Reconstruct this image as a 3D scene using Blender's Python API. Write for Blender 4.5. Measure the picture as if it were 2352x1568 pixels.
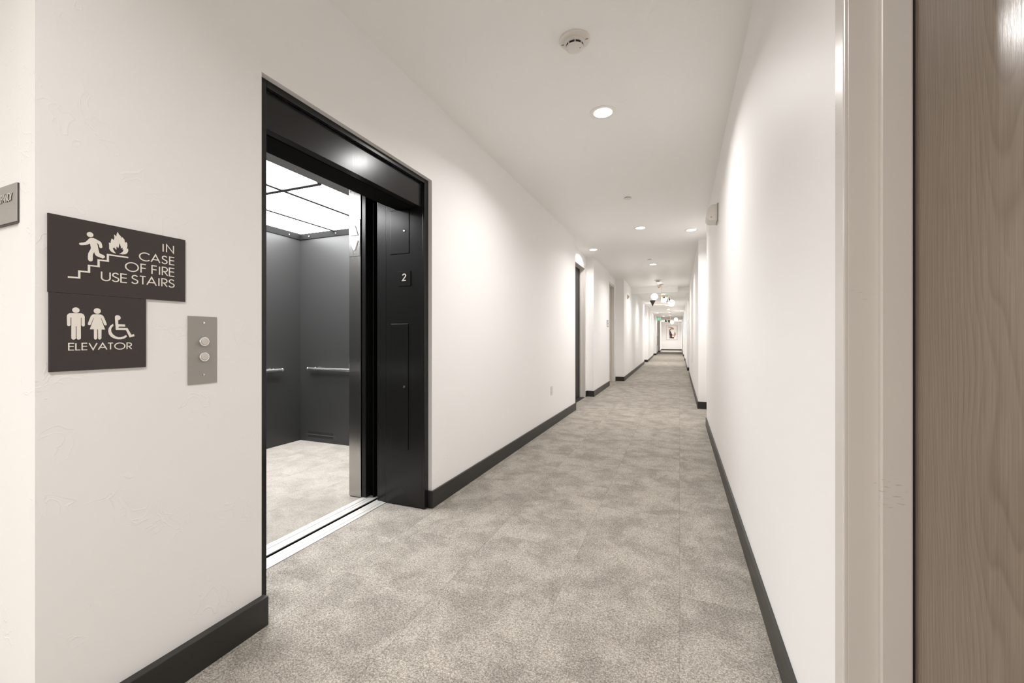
import bpy, bmesh, math, random
from mathutils import Vector, Matrix
from mathutils.geometry import tessellate_polygon

for o in list(bpy.data.objects):
    bpy.data.objects.remove(o)
scene = bpy.context.scene
COL = scene.collection
random.seed(7)

# ------------------------------------------------------------ camera, world, exposure
cam_data = bpy.data.cameras.new('camera')
cam_data.sensor_width = 36.0
cam_data.lens = 970.0 / 2352.0 * 36.0
cam_data.shift_y = -6.5 / 2352.0
cam_data.clip_start = 0.02
cam_data.clip_end = 200
cam = bpy.data.objects.new('camera', cam_data)
cam.location = (0.0, 0.0, 1.133)
cam.rotation_euler = (math.radians(90), 0, math.radians(21.6485))
COL.objects.link(cam)
scene.camera = cam

world = bpy.data.worlds.new('world')
scene.world = world
world.use_nodes = True
world.node_tree.nodes['Background'].inputs[0].default_value = (0.9, 0.92, 1.0, 1)
world.node_tree.nodes['Background'].inputs[1].default_value = 0.0

vs = scene.view_settings
vs.view_transform = 'Standard'
vs.look = 'None'
vs.gamma = 1.0
vs.use_curve_mapping = False
vs.exposure = -0.05
scene.cycles.max_bounces = 14
scene.cycles.diffuse_bounces = 10
scene.cycles.glossy_bounces = 5

H = 2.733            # ceiling height
LAMP_W = 24.0        # watts of one recessed downlight
LAMP_COL = (1.0, 0.985, 0.966)
CAB_E = 19.0          # glow of the elevator's ceiling panels

# ------------------------------------------------------------ materials
def mat(name, color, rough=0.5, metal=0.0, spec=0.5, emis=None, estr=0.0, coat=0.0, aniso=0.0):
    m = bpy.data.materials.new(name)
    m.use_nodes = True
    b = m.node_tree.nodes['Principled BSDF']
    b.inputs['Base Color'].default_value = (*color, 1)
    b.inputs['Roughness'].default_value = rough
    b.inputs['Metallic'].default_value = metal
    b.inputs['Specular IOR Level'].default_value = spec
    b.inputs['Coat Weight'].default_value = coat
    b.inputs['Anisotropic'].default_value = aniso
    if emis:
        b.inputs['Emission Color'].default_value = (*emis, 1)
        b.inputs['Emission Strength'].default_value = estr
    return m

class NT:
    def __init__(s, m):
        s.t = m.node_tree; s.n = s.t.nodes; s.l = s.t.links; s.b = s.n['Principled BSDF']
    def add(s, typ, **kw):
        n = s.n.new(typ)
        for k, v in kw.items():
            if k == 'inp':
                for a, b in v.items():
                    if isinstance(b, bpy.types.NodeSocket):
                        s.l.new(b, n.inputs[a])
                    else:
                        n.inputs[a].default_value = b
            else:
                setattr(n, k, v)
        return n
    def math(s, op, a, b=0.0, c=None):
        n = s.add('ShaderNodeMath', operation=op)
        for i, v in enumerate((a, b, c)):
            if v is None: continue
            if isinstance(v, bpy.types.NodeSocket): s.l.new(v, n.inputs[i])
            else: n.inputs[i].default_value = v
        return n.outputs[0]
    def vmath(s, op, a, b):
        n = s.add('ShaderNodeVectorMath', operation=op)
        for i, v in enumerate((a, b)):
            if isinstance(v, bpy.types.NodeSocket): s.l.new(v, n.inputs[i])
            else: n.inputs[i].default_value = v
        return n.outputs[0]
    def mix(s, f, a, b):
        n = s.add('ShaderNodeMix', data_type='RGBA')
        for i, v in ((0, f), (6, a), (7, b)):
            if isinstance(v, bpy.types.NodeSocket): s.l.new(v, n.inputs[i])
            else: n.inputs[i].default_value = v
        return n.outputs[2]
    def ramp(s, f, stops):
        n = s.add('ShaderNodeValToRGB')
        e = n.color_ramp.elements
        while len(e) < len(stops): e.new(0.5)
        for k, (p, c) in enumerate(stops):
            e[k].position = p; e[k].color = c if len(c) == 4 else (*c, 1)
        s.l.new(f, n.inputs[0])
        return n.outputs[0]
    def pos(s):
        return s.add('ShaderNodeTexCoord').outputs['Object']
    def bump(s, h, strength, dist, normal=None):
        n = s.add('ShaderNodeBump', inp={'Strength': strength, 'Distance': dist, 'Height': h})
        if normal is not None: s.l.new(normal, n.inputs['Normal'])
        return n.outputs[0]

def wall_paint(name='wall_paint', marks=0.26):
    m = mat(name, (0.865, 0.853, 0.843), rough=0.52, spec=0.27)
    k = NT(m); p = k.pos()
    # skip-trowel marks: sparse thin ridges where a warped noise crosses a level, inside sparse patches
    w = k.add('ShaderNodeTexNoise', inp={'Vector': p, 'Scale': 14.0, 'Detail': 2.0, 'Roughness': 0.5, 'Distortion': 0.8}).outputs[0]
    ridge = k.ramp(w, [(0.555, (0, 0, 0)), (0.565, (1, 1, 1)), (0.572, (1, 1, 1)), (0.60, (0.2, 0.2, 0.2))])
    pt = k.add('ShaderNodeTexNoise', inp={'Vector': k.vmath('ADD', p, (7.3, 2.1, 4.4)), 'Scale': 5.0, 'Detail': 1.0}).outputs[0]
    patch = k.ramp(pt, [(0.55, (0, 0, 0)), (0.60, (1, 1, 1))])
    hgt = k.math('MULTIPLY', ridge, patch)
    n1 = k.bump(hgt, marks, 0.003)
    sm = k.add('ShaderNodeTexNoise', inp={'Vector': p, 'Scale': 260.0, 'Detail': 2.0}).outputs[0]
    n2 = k.bump(sm, 0.05, 0.0008, n1)
    k.l.new(n2, k.b.inputs['Normal'])
    return m

def ceiling_paint():
    m = mat('ceiling_paint', (0.87, 0.857, 0.846), rough=0.42, spec=0.35)
    k = NT(m); p = k.pos()
    w = k.add('ShaderNodeTexNoise', inp={'Vector': p, 'Scale': 38.0, 'Detail': 3.0, 'Roughness': 0.55}).outputs[0]
    n1 = k.bump(w, 0.35, 0.0025)
    k.l.new(n1, k.b.inputs['Normal'])
    return m

def carpet(name='carpet', grain=0.8, tone=0.88):
    m = mat(name, (0.4, 0.35, 0.3), rough=0.95, spec=0.1)
    k = NT(m); p = k.pos()
    # carpet planks 0.25 x 1.0 m, each with its own offset of the blotchy pattern
    sep = k.add('ShaderNodeSeparateXYZ', inp={0: p})
    tx = k.math('FLOOR', k.math('DIVIDE', sep.outputs[0], 0.5))
    ty = k.math('FLOOR', k.math('DIVIDE', k.math('ADD', sep.outputs[1], k.math('MULTIPLY', tx, 0.37)), 0.5))
    cell = k.add('ShaderNodeCombineXYZ', inp={0: tx, 1: ty})
    rnd = k.add('ShaderNodeTexWhiteNoise', noise_dimensions='2D', inp={'Vector': cell.outputs[0]})
    off = k.vmath('MULTIPLY', rnd.outputs['Color'], (1.6, 1.6, 0.0))
    q = k.vmath('ADD', p, off)
    blot = k.add('ShaderNodeTexNoise', inp={'Vector': q, 'Scale': 4.2, 'Detail': 8.0, 'Roughness': 0.70, 'Distortion': 0.3}).outputs[0]
    blot = k.ramp(blot, [(0.40, (0, 0, 0)), (0.58, (1, 1, 1))])
    # streaks along the tuft rows
    sm = k.vmath('MULTIPLY', p, (60.0, 9.0, 1.0))
    st = k.add('ShaderNodeTexNoise', inp={'Vector': sm, 'Scale': 1.0, 'Detail': 3.0}).outputs[0]
    # loops: two crossed waves make the zig-zag weave
    v1 = k.add('ShaderNodeTexVoronoi', inp={'Vector': k.vmath('MULTIPLY', p, (170.0, 230.0, 1.0)), 'Scale': 1.0, 'Randomness': 0.75})
    loops = v1.outputs['Distance']
    fine = k.add('ShaderNodeTexNoise', inp={'Vector': p, 'Scale': 130.0, 'Detail': 3.0, 'Roughness': 0.7}).outputs[0]
    g = (1 - grain)
    base = k.mix(blot, tuple(tone*v for v in (0.33+g*0.10, 0.300+g*0.10, 0.264+g*0.10)) + (1,), tuple(tone*v for v in (0.50, 0.463, 0.415)) + (1,))
    base = k.mix(k.math('MULTIPLY', k.ramp(st, [(0.40, (0, 0, 0)), (0.65, (1, 1, 1))]), 0.18), base, (0.28, 0.26, 0.23, 1))
    lp = k.ramp(loops, [(0.15, (1.25, 1.25, 1.25)), (0.75, (0.55, 0.54, 0.52))])
    fn = k.ramp(fine, [(0.35, (0.62, 0.61, 0.59)), (0.62, (1.3, 1.3, 1.3))])
    mul = k.add('ShaderNodeMix', data_type='RGBA', blend_type='MULTIPLY', inp={0: grain, 6: base, 7: lp}).outputs[2]
    mul2 = k.add('ShaderNodeMix', data_type='RGBA', blend_type='MULTIPLY', inp={0: grain, 6: mul, 7: fn}).outputs[2]
    # hairline seams between the tiles
    fx = k.math('ABSOLUTE', k.math('SUBTRACT', k.math('FRACT', k.math('DIVIDE', sep.outputs[0], 0.5)), 0.5))
    seam = k.ramp(fx, [(0.492, (0, 0, 0)), (0.498, (1, 1, 1))])
    fin = k.mix(k.math('MULTIPLY', seam, 0.24), mul2, (0.10, 0.09, 0.08, 1))
    k.l.new(fin, k.b.inputs['Base Color'])
    hh = k.math('SUBTRACT', k.math('MULTIPLY', fine, 0.6), loops)
    k.l.new(k.bump(hh, 0.5, 0.003), k.b.inputs['Normal'])
    return m

def oak(name='oak_veneer', a=(0.135, 0.098, 0.068), b=(0.26, 0.205, 0.155)):
    m = mat(name, a, rough=0.22, spec=0.5)
    k = NT(m); p = k.pos()
    # cathedral figure: rings of a cone cut by the veneer, warped; fine pores on top
    wv = k.add('ShaderNodeTexNoise', inp={'Vector': k.vmath('MULTIPLY', p, (1, 2.5, 0.8)), 'Scale': 2.2, 'Detail': 2.0}).outputs[0]
    sep = k.add('ShaderNodeSeparateXYZ', inp={0: p})
    y = k.math('SUBTRACT', sep.outputs[1], 0.80)
    z = k.math('SUBTRACT', sep.outputs[2], 2.9)
    r = k.math('SQRT', k.math('ADD', k.math('MULTIPLY', k.math('MULTIPLY', y, y), 60.0), k.math('MULTIPLY', k.math('MULTIPLY', z, z), 0.22)))
    r = k.math('ADD', r, k.math('MULTIPLY', wv, 0.55))
    ring = k.math('FRACT', k.math('MULTIPLY', r, 16.0))
    ring = k.ramp(ring, [(0.0, (0.9, 0.9, 0.9)), (0.55, (0.65, 0.65, 0.65)), (0.85, (0.15, 0.15, 0.15)), (1.0, (0.85, 0.85, 0.85))])
    fib = k.add('ShaderNodeTexNoise', inp={'Vector': k.vmath('MULTIPLY', p, (300, 300, 6)), 'Scale': 1.0, 'Detail': 4.0, 'Roughness': 0.7}).outputs[0]
    f = k.math('ADD', k.math('MULTIPLY', ring, 0.24), k.math('MULTIPLY', fib, 0.85))
    c = k.mix(k.ramp(f, [(0.25, (0, 0, 0)), (0.9, (1, 1, 1))]), (*a, 1), (*b, 1))
    k.l.new(c, k.b.inputs['Base Color'])
    k.l.new(k.bump(fib, 0.25, 0.0012), k.b.inputs['Normal'])
    return m

def brushed(name, color, rough, vertical=True, metal=1.0):
    m = mat(name, color, rough=rough, metal=metal)
    k = NT(m); p = k.pos()
    sc = (500, 500, 3) if vertical else (3, 500, 500)
    n = k.add('ShaderNodeTexNoise', inp={'Vector': k.vmath('MULTIPLY', p, sc), 'Scale': 1.0, 'Detail': 3.0}).outputs[0]
    k.l.new(k.math('ADD', k.math('MULTIPLY', n, 0.2), rough - 0.1), k.b.inputs['Roughness'])
    k.l.new(k.bump(n, 0.12, 0.0004), k.b.inputs['Normal'])
    return m

def black_enamel():
    m = mat('black_enamel', (0.012, 0.012, 0.0117), rough=0.22, spec=0.36)
    k = NT(m); p = k.pos()
    n = k.add('ShaderNodeTexNoise', inp={'Vector': k.vmath('MULTIPLY', p, (90, 90, 2.5)), 'Scale': 1.0, 'Detail': 3.0}).outputs[0]
    k.l.new(k.math('ADD', k.math('MULTIPLY', n, 0.03), 0.205), k.b.inputs['Roughness'])
    return m

def brushed_aluminium_sill():
    m = mat('aluminium_sill', (0.72, 0.70, 0.67), rough=0.45, metal=0.35)
    k = NT(m); p = k.pos()
    n = k.add('ShaderNodeTexNoise', inp={'Vector': k.vmath('MULTIPLY', p, (260, 2.5, 60)), 'Scale': 1.0, 'Detail': 4.0}).outputs[0]
    c = k.mix(k.ramp(n, [(0.35, (0, 0, 0)), (0.65, (1, 1, 1))]), (0.58, 0.56, 0.53, 1), (0.74, 0.72, 0.69, 1))
    k.l.new(c, k.b.inputs['Base Color'])
    return m

def base_mat():
    m = mat('dark_baseboard', (0.020, 0.019, 0.017), rough=0.40, spec=0.5)
    k = NT(m); p = k.pos()
    n = k.add('ShaderNodeTexNoise', inp={'Vector': k.vmath('MULTIPLY', p, (40, 6, 200)), 'Scale': 1.0, 'Detail': 3.0}).outputs[0]
    k.l.new(k.math('ADD', k.math('MULTIPLY', n, 0.25), 0.28), k.b.inputs['Roughness'])
    return m

def scuffed_white():
    m = mat('frame_enamel', (0.64, 0.60, 0.555), rough=0.25, spec=0.5)
    k = NT(m); p = k.pos()
    n = k.add('ShaderNodeTexNoise', inp={'Vector': k.vmath('MULTIPLY', p, (40, 40, 260)), 'Scale': 1.0, 'Detail': 3.0}).outputs[0]
    g = k.add('ShaderNodeTexNoise', inp={'Vector': p, 'Scale': 5.5, 'Detail': 1.0}).outputs[0]
    f = k.math('MULTIPLY', k.ramp(n, [(0.60, (0, 0, 0)), (0.66, (1, 1, 1))]), k.ramp(g, [(0.66, (0, 0, 0)), (0.70, (1, 1, 1))]))
    c = k.mix(k.math('MULTIPLY', f, 0.5), (0.64, 0.60, 0.555, 1), (0.30, 0.27, 0.24, 1))
    k.l.new(c, k.b.inputs['Base Color'])
    return m

M = dict(
    wall=wall_paint(), smoothwall=wall_paint('smooth_wall_paint', 0.03), ceil=ceiling_paint(), carpet=carpet(), carcarpet=carpet('car_carpet', 0.40, 0.70), oak=oak(),
    black=black_enamel(), base=base_mat(), frame=scuffed_white(),
    steel=brushed('brushed_stainless', (0.50, 0.49, 0.475), 0.17),
    plate=mat('satin_nickel', (0.36, 0.345, 0.315), rough=0.5, metal=0.55),
    signsteel=brushed('sign_steel', (0.50, 0.485, 0.46), 0.38, vertical=False, metal=0.8),
    chrome=mat('chrome', (0.8, 0.8, 0.8), rough=0.12, metal=1.0),
    sill=brushed_aluminium_sill(),
    cabwall=mat('charcoal_laminate', (0.026, 0.026, 0.0255), rough=0.40, spec=0.5),
    cabgrid=mat('grey_ceiling_bar', (0.28, 0.28, 0.282), rough=0.5), cabbar=mat('dark_ceiling_bar', (0.09, 0.09, 0.09), rough=0.6),
    void=mat('black_void', (0.004, 0.004, 0.004), rough=0.8, spec=0.1),
    sign=mat('umber_sign_face', (0.045, 0.036, 0.033), rough=0.50, spec=0.4),
    signedge=mat('charcoal_edge', (0.06, 0.055, 0.05), rough=0.5),
    cream=mat('cream_lettering', (0.82, 0.77, 0.70), rough=0.45),
    white=mat('white_plastic', (0.74, 0.70, 0.655), rough=0.35),
    offwhite=mat('warm_plastic', (0.62, 0.56, 0.47), rough=0.4),
    trim=mat('white_trim_ring', (0.82, 0.80, 0.77), rough=0.4),
    lens=mat('lamp_lens', (0.9, 0.9, 0.9), rough=0.5, emis=(1.0, 0.95, 0.88), estr=14.0),
    globe=mat('opal_glass', (0.9, 0.9, 0.88), rough=0.25, emis=(1.0, 0.95, 0.88), estr=4.0),
    cabglow=mat('luminous_panel', (0.9, 0.9, 0.9), rough=0.5, emis=(0.985, 0.99, 1.0), estr=CAB_E),
    arrow=mat('arrow_lens', (0.85, 0.85, 0.83), rough=0.3, emis=(1, 1, 0.98), estr=0.25),
    button=mat('button_lens', (0.60, 0.55, 0.52), rough=0.35),
    brass=mat('brushed_brass', (0.72, 0.52, 0.27), rough=0.3, metal=1.0),
    cone=mat('black_cone_shade', (0.018, 0.014, 0.012), rough=0.4),
    dark=mat('dark_slot', (0.010, 0.008, 0.007), rough=0.7),
    exit=mat('exit_glow', (0.05, 0.6, 0.3), rough=0.5, emis=(0.06, 0.85, 0.42), estr=1.2),
    exitbox=mat('exit_housing', (0.55, 0.58, 0.55), rough=0.4),
    canvas=mat('art_canvas', (0.88, 0.84, 0.79), rough=0.7),
    artdark=mat('art_espresso', (0.045, 0.028, 0.022), rough=0.6),
    arttan=mat('art_tan', (0.42, 0.29, 0.21), rough=0.6),
    artgrey=mat('art_taupe', (0.36, 0.32, 0.29), rough=0.6),
    artpale=mat('art_pale', (0.90, 0.89, 0.88), rough=0.6),
    doorshade=mat('unlit_doorway', (0.012, 0.010, 0.009), rough=0.5),  # near-black paints in the darkness of the recessed doorway
)

# ------------------------------------------------------------ mesh helpers
class MB:
    def __init__(s): s.bm = bmesh.new()
    def box(s, x0, x1, y0, y1, z0, z1):
        x0, x1 = sorted((x0, x1)); y0, y1 = sorted((y0, y1)); z0, z1 = sorted((z0, z1))
        v = [s.bm.verts.new(c) for c in ((x0,y0,z0),(x1,y0,z0),(x1,y1,z0),(x0,y1,z0),(x0,y0,z1),(x1,y0,z1),(x1,y1,z1),(x0,y1,z1))]
        for f in ((0,3,2,1),(4,5,6,7),(0,1,5,4),(1,2,6,5),(2,3,7,6),(3,0,4,7)):
            s.bm.faces.new([v[i] for i in f])
        return s
    def prism(s, pts, fn, d0, d1):
        # pts 2D outline; fn(a, b, d) -> xyz; extruded from d0 to d1
        A = [s.bm.verts.new(fn(a, b, d0)) for a, b in pts]
        B = [s.bm.verts.new(fn(a, b, d1)) for a, b in pts]
        n = len(pts)
        for i in range(n):
            s.bm.faces.new((A[i], A[(i+1) % n], B[(i+1) % n], B[i]))
        for t in tessellate_polygon([[Vector((a, b, 0)) for a, b in pts]]):
            if len(set(t)) == 3:
                s.bm.faces.new([A[i] for i in t]); s.bm.faces.new([B[i] for i in t][::-1])
        return s
    def cyl(s, p0, p1, r0, r1=None, n=24, cap=True):
        r1 = r0 if r1 is None else r1
        p0 = Vector(p0); p1 = Vector(p1); d = (p1 - p0).normalized()
        u = d.orthogonal().normalized(); w = d.cross(u)
        def ring(p, r): return [s.bm.verts.new(p + (u*math.cos(a) + w*math.sin(a))*r) for a in [2*math.pi*i/n for i in range(n)]]
        A = ring(p0, max(r0, 1e-5)); B = ring(p1, max(r1, 1e-5))
        for i in range(n): s.bm.faces.new((A[i], A[(i+1) % n], B[(i+1) % n], B[i]))
        if cap: s.bm.faces.new(A[::-1]); s.bm.faces.new(B)
        return s
    def lathe(s, prof, origin, axis=(0, 0, 1), n=40):
        # prof: list of (r, h) along the axis
        o = Vector(origin); d = Vector(axis).normalized(); u = d.orthogonal().normalized(); w = d.cross(u)
        rings = []
        for r, h in prof:
            rings.append([s.bm.verts.new(o + d*h + (u*math.cos(a) + w*math.sin(a))*max(r, 1e-5)) for a in [2*math.pi*i/n for i in range(n)]])
        for A, B in zip(rings, rings[1:]):
            for i in range(n): s.bm.faces.new((A[i], A[(i+1) % n], B[(i+1) % n], B[i]))
        s.bm.faces.new(rings[0][::-1]); s.bm.faces.new(rings[-1])
        return s
    def sphere(s, c, r, seg=28):
        bmesh.ops.create_uvsphere(s.bm, u_segments=seg, v_segments=seg//2, radius=r, matrix=Matrix.Translation(c))
        return s
    def build(s, name, m, parent=None, bevel=0.0, smooth=False):
        bmesh.ops.recalc_face_normals(s.bm, faces=s.bm.faces)
        me = bpy.data.meshes.new(name); s.bm.to_mesh(me); s.bm.free()
        if smooth:
            for p in me.polygons: p.use_smooth = True
        me.materials.append(m)
        o = bpy.data.objects.new(name, me); COL.objects.link(o)
        if parent: o.parent = parent
        if bevel:
            b = o.modifiers.new('bevel', 'BEVEL'); b.width = bevel; b.segments = 2; b.limit_method = 'ANGLE'
        if smooth:
            w = o.modifiers.new('edges', 'EDGE_SPLIT'); w.split_angle = math.radians(35)
        return o

def thing(name, label, cat, loc=(0, 0, 0), group=None):
    o = bpy.data.objects.new(name, None); COL.objects.link(o)
    o.empty_display_size = 0.1
    o.location = loc; o['label'] = label; o['category'] = cat
    if group: o['group'] = group
    return o
def hang(root):
    # parts are modelled in world space: make them relative to the thing's base
    bpy.context.view_layer.update()
    inv = root.matrix_world.inverted()
    for c in root.children: c.matrix_parent_inverse = inv
    return root
def tag(o, label, cat, group=None):
    o['label'] = label; o['category'] = cat
    if group: o['group'] = group
    return o
def struct(o):
    o['kind'] = 'structure'; return o
def sempty(name, loc=(0, 0, 0)):
    o = bpy.data.objects.new(name, None); COL.objects.link(o); o.location = loc; o['kind'] = 'structure'
    return o
XY = lambda a, b, d: (a, b, d)
YZ = lambda a, b, d: (d, a, b)
XZ = lambda a, b, d: (a, d, b)

# ------------------------------------------------------------ stroke lettering (wide geometric sans)
def arc(cx, cy, rx, ry, a0, a1, n=14):
    return [(cx + rx*math.cos(math.radians(a0 + (a1-a0)*i/n)), cy + ry*math.sin(math.radians(a0 + (a1-a0)*i/n))) for i in range(n+1)]
GLYPH = {
    'I': (0.0, [[(0, 0), (0, 1)]]),
    'N': (0.62, [[(0, 0), (0, 1), (0.62, 0), (0.62, 1)]]),
    'C': (0.84, [arc(0.5, 0.5, 0.5, 0.5, 45, 315, 24)]),
    'A': (0.78, [[(0, 0), (0.39, 1), (0.78, 0)], [(0.13, 0.33), (0.65, 0.33)]]),
    'S': (0.46, [arc(0.24, 0.75, 0.21, 0.25, 25, 200, 10) + arc(0.25, 0.52, 0.2, 0.14, 215, 235, 3)[:0] + [(0.07, 0.62), (0.20, 0.53), (0.34, 0.45)] + arc(0.22, 0.26, 0.24, 0.26, 35, -160, 12)]),
    'E': (0.44, [[(0.44, 1), (0, 1), (0, 0), (0.44, 0)], [(0, 0.54), (0.42, 0.54)]]),
    'O': (1.0, [arc(0.5, 0.5, 0.5, 0.5, 0, 360, 32)]),
    'F': (0.40, [[(0.40, 1), (0, 1), (0, 0)], [(0, 0.54), (0.38, 0.54)]]),
    'R': (0.46, [[(0, 0), (0, 1), (0.2, 1)] + arc(0.2, 0.73, 0.25, 0.27, 90, -90, 12) + [(0, 0.46)], [(0.16, 0.46), (0.46, 0)]]),
    'U': (0.60, [[(0, 1), (0, 0.32)] + arc(0.30, 0.30, 0.30, 0.30, 180, 360, 12) + [(0.60, 1)]]),
    'T': (0.46, [[(0.23, 0), (0.23, 1)], [(0, 1), (0.46, 1)]]),
    'L': (0.38, [[(0, 1), (0, 0), (0.38, 0)]]),
    'V': (0.70, [[(0, 1), (0.35, 0), (0.70, 1)]]),
    'P': (0.46, [[(0, 0), (0, 1), (0.2, 1)] + arc(0.2, 0.73, 0.26, 0.27, 90, -90, 12) + [(0, 0.46)]]),
    'Y': (0.62, [[(0, 1), (0.31, 0.48), (0.62, 1)], [(0.31, 0.48), (0.31, 0)]]),
    'X': (0.62, [[(0, 1), (0.62, 0)], [(0, 0), (0.62, 1)]]),
    '2': (0.46, [arc(0.23, 0.75, 0.22, 0.25, 170, -30, 12) + [(0.0, 0.0), (0.47, 0.0)]]),
}
def ribbon(mb, pts, t, fn, d0, d1):
    P = []; L = []; R = []
    for p in pts:
        p = Vector(p)
        if not P or (p - P[-1]).length > 1e-5: P.append(p)
    closed = (P[0] - P[-1]).length < 1e-6
    if closed: P = P[:-1]
    n = len(P)
    for i in range(n):
        a = P[i-1] if (i > 0 or closed) else None
        b = P[(i+1) % n] if (i < n-1 or closed) else None
        d1_ = (P[i]-a).normalized() if a is not None else None
        d2_ = (b-P[i]).normalized() if b is not None else None
        if d1_ is None: d1_ = d2_
        if d2_ is None: d2_ = d1_
        n1 = Vector((-d1_.y, d1_.x)); n2 = Vector((-d2_.y, d2_.x))
        m = (n1 + n2)
        m = n1 if m.length < 1e-4 else m.normalized()
        k = min(1.0/max(m.dot(n1), 0.2), 2.2)
        L.append(P[i] + m*t/2*k); R.append(P[i] - m*t/2*k)
    rng = range(n if closed else n-1)
    V = lambda p, d: mb.bm.verts.new(fn(p.x, p.y, d))
    l0 = [V(p, d0) for p in L]; r0 = [V(p, d0) for p in R]; l1 = [V(p, d1) for p in L]; r1 = [V(p, d1) for p in R]
    F = mb.bm.faces.new
    for i in rng:
        j = (i+1) % n
        F((l0[i], r0[i], r0[j], l0[j])); F((l1[i], l1[j], r1[j], r1[i]))
        F((l0[i], l0[j], l1[j], l1[i])); F((r0[i], r1[i], r1[j], r0[j]))
    if not closed:
        F((l0[0], l1[0], r1[0], r0[0])); F((l0[-1], r0[-1], r1[-1], l1[-1]))
def text(mb, s, u0, u1, v0, v1, t, fn, d0, d1, gap=0.26, space=0.45, kern=None):
    # letters fill u0..u1 and v0..v1; t stroke width
    kern = kern or {}
    x = 0; items = []
    for i, ch in enumerate(s):
        if ch == ' ': x += space; continue
        w, st = GLYPH[ch]
        items.append((x, st)); x += w + gap + kern.get(s[i:i+2], 0)
    tot = x - gap
    h = (v1 - v0) - t
    sx = (u1 - u0 - t) / max(tot, 1e-6)
    for x0, st in items:
        for q, pl in enumerate(st):
            ribbon(mb, [(u0 + t/2 + (x0 + a)*sx, v0 + t/2 + b*h) for a, b in pl], t, fn, d0, d1 + (d1-d0)*0.12*q)

# ============================================================ THE SETTING
LX = -1.544      # plane of the left wall
RX = 0.325       # plane of the right wall
CY = 0.558       # corner where the left wall starts
YE = 43.9        # far end of the corridor
B = 0.0

# floor: corridor and lobby carpet (the elevator car has its own)
fl = MB()
fl.box(-1.882, 0.9, -5.2, YE + 0.3, -0.12, 0.0)
fl.box(-6.2, -1.882, -5.2, CY + 0.35, -0.12, 0.0)
fl.box(-2.3, -1.882, 3.8, YE + 0.3, -0.12, 0.0)
floor = struct(fl.build('floor', M['carpet']))

cl = MB()
cl.box(-6.2, 0.9, -5.2, YE + 0.3, H, H + 0.15)
ceiling = struct(cl.build('ceiling', M['ceil']))

# dropped beam across the corridor by the first pendant cluster
bm_ = MB()
bm_.box(-1.47, -0.05, 13.77, 14.05, 2.548, H)
bm_.box(-0.05, 0.281, 13.98, 14.22, 2.55, H)
struct(bm_.build('trim_1', M['smoothwall']))

# left wall
lw = MB()
lw.box(-1.63, LX, CY + 0.0, 1.193, 0, H)                       # beside the elevator, near side
lw.box(-1.63, LX, 1.193, 2.434, 2.193, H)                      # above the elevator
lw.box(-1.63, LX, 2.434, 3.80, 0, H)
BX = -2.30
pts = [(-1.544, 3.80), (-1.546, 6.63), (-1.70, 6.63), (-1.70, 7.00), (-1.84, 7.00), (-1.84, 8.08), (-1.70, 8.08),
       (-1.70, 8.26), (-1.560, 8.26), (-1.580, 10.34), (-1.605, 10.345), (-1.605, 10.42), (-1.72, 10.42), (-1.72, 11.28), (-1.603, 11.28),
       (-1.600, 11.57), (-1.383, 11.58), (-1.490, 20.0), (-1.590, 20.0), (-1.585, 21.33),
       (-1.443, 21.33), (-1.545, 28.0), (-1.63, 28.0), (-1.620, 30.65), (-1.504, 30.66), (-1.62, 36.4), (-1.71, 36.4),
       (-1.70, 37.86), (-1.544, 37.87), (-1.669, YE)]
lw.prism([(BX, 3.80)] + pts + [(BX, YE)], XY, 0, H)
lw.box(-1.84, -1.70, 7.00, 8.08, 2.50, H)
lw.box(-1.72, -1.605, 10.42, 11.28, 2.50, H)
struct(lw.build('wall_left', M['wall']))

# short wall that turns away to the left at the corner (square-ish lobby corner)
sw = MB()
dx, dy = -0.9992, 0.040
P0 = Vector((LX, CY))
sw.prism([(P0.x, P0.y), (P0.x + dx*4.6, P0.y + dy*4.6), (P0.x + dx*4.6, P0.y + dy*4.6 + 0.12), (P0.x - 0.086, P0.y + 0.12)], XY, 0, H)
struct(sw.build('wall_corner', M['wall']))

# right wall, far part, with its shallow door recesses
rw = MB()
rp = [(RX, 1.132), (RX, 6.02), (0.46, 6.02), (0.46, 7.47), (0.281, 7.475), (0.281, 14.44), (0.40, 14.44), (0.40, 16.21), (0.259, 16.22),
      (0.262, 22.0), (0.36, 22.0), (0.36, 23.4), (0.25, 23.4), (0.25, 27.8), (0.34, 27.8), (0.34, 29.28), (0.218, 29.29), (0.194, YE)]
rw.prism(rp + [(0.75, YE), (0.75, 1.132)], XY, 0, H)
rw.box(RX, 0.75, 0.077, 1.132, 2.50, H)
rw.box(RX, 0.75, -5.0, 0.077, 0, H)
struct(rw.build('wall_right', M['smoothwall']))

we = MB(); we.box(-2.3, 0.75, YE, YE + 0.15, 0, H)
struct(we.build('wall_end', M['smoothwall']))
wb = MB(); wb.box(-6.1, 0.75, -5.15, -5.0, 0, H)
struct(wb.build('wall_back', M['wall']))
wl = MB(); wl.box(-6.25, -6.1, -5.15, 0.95, 0, H)
struct(wl.build('wall_lobby', M['wall']))

# baseboards
BH = 0.114
def skirt(name, path, t=0.014, side=1, hgt=BH):
    mb = MB()
    for a, b in zip(path, path[1:]):
        A = Vector(a); Bv = Vector(b); d = (Bv - A).normalized(); n = Vector((d.y, -d.x))*side*t
        e = d*t*0.999
        mb.prism([tuple(A - e*0), tuple(Bv + e*0), tuple(Bv + n), tuple(A + n)], XY, 0.0, hgt)
    return struct(mb.build(name, M['base'], bevel=0.002))
skirt('baseboard_left', [(LX, 0.545), (LX, 1.200)], t=0.030)
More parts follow.
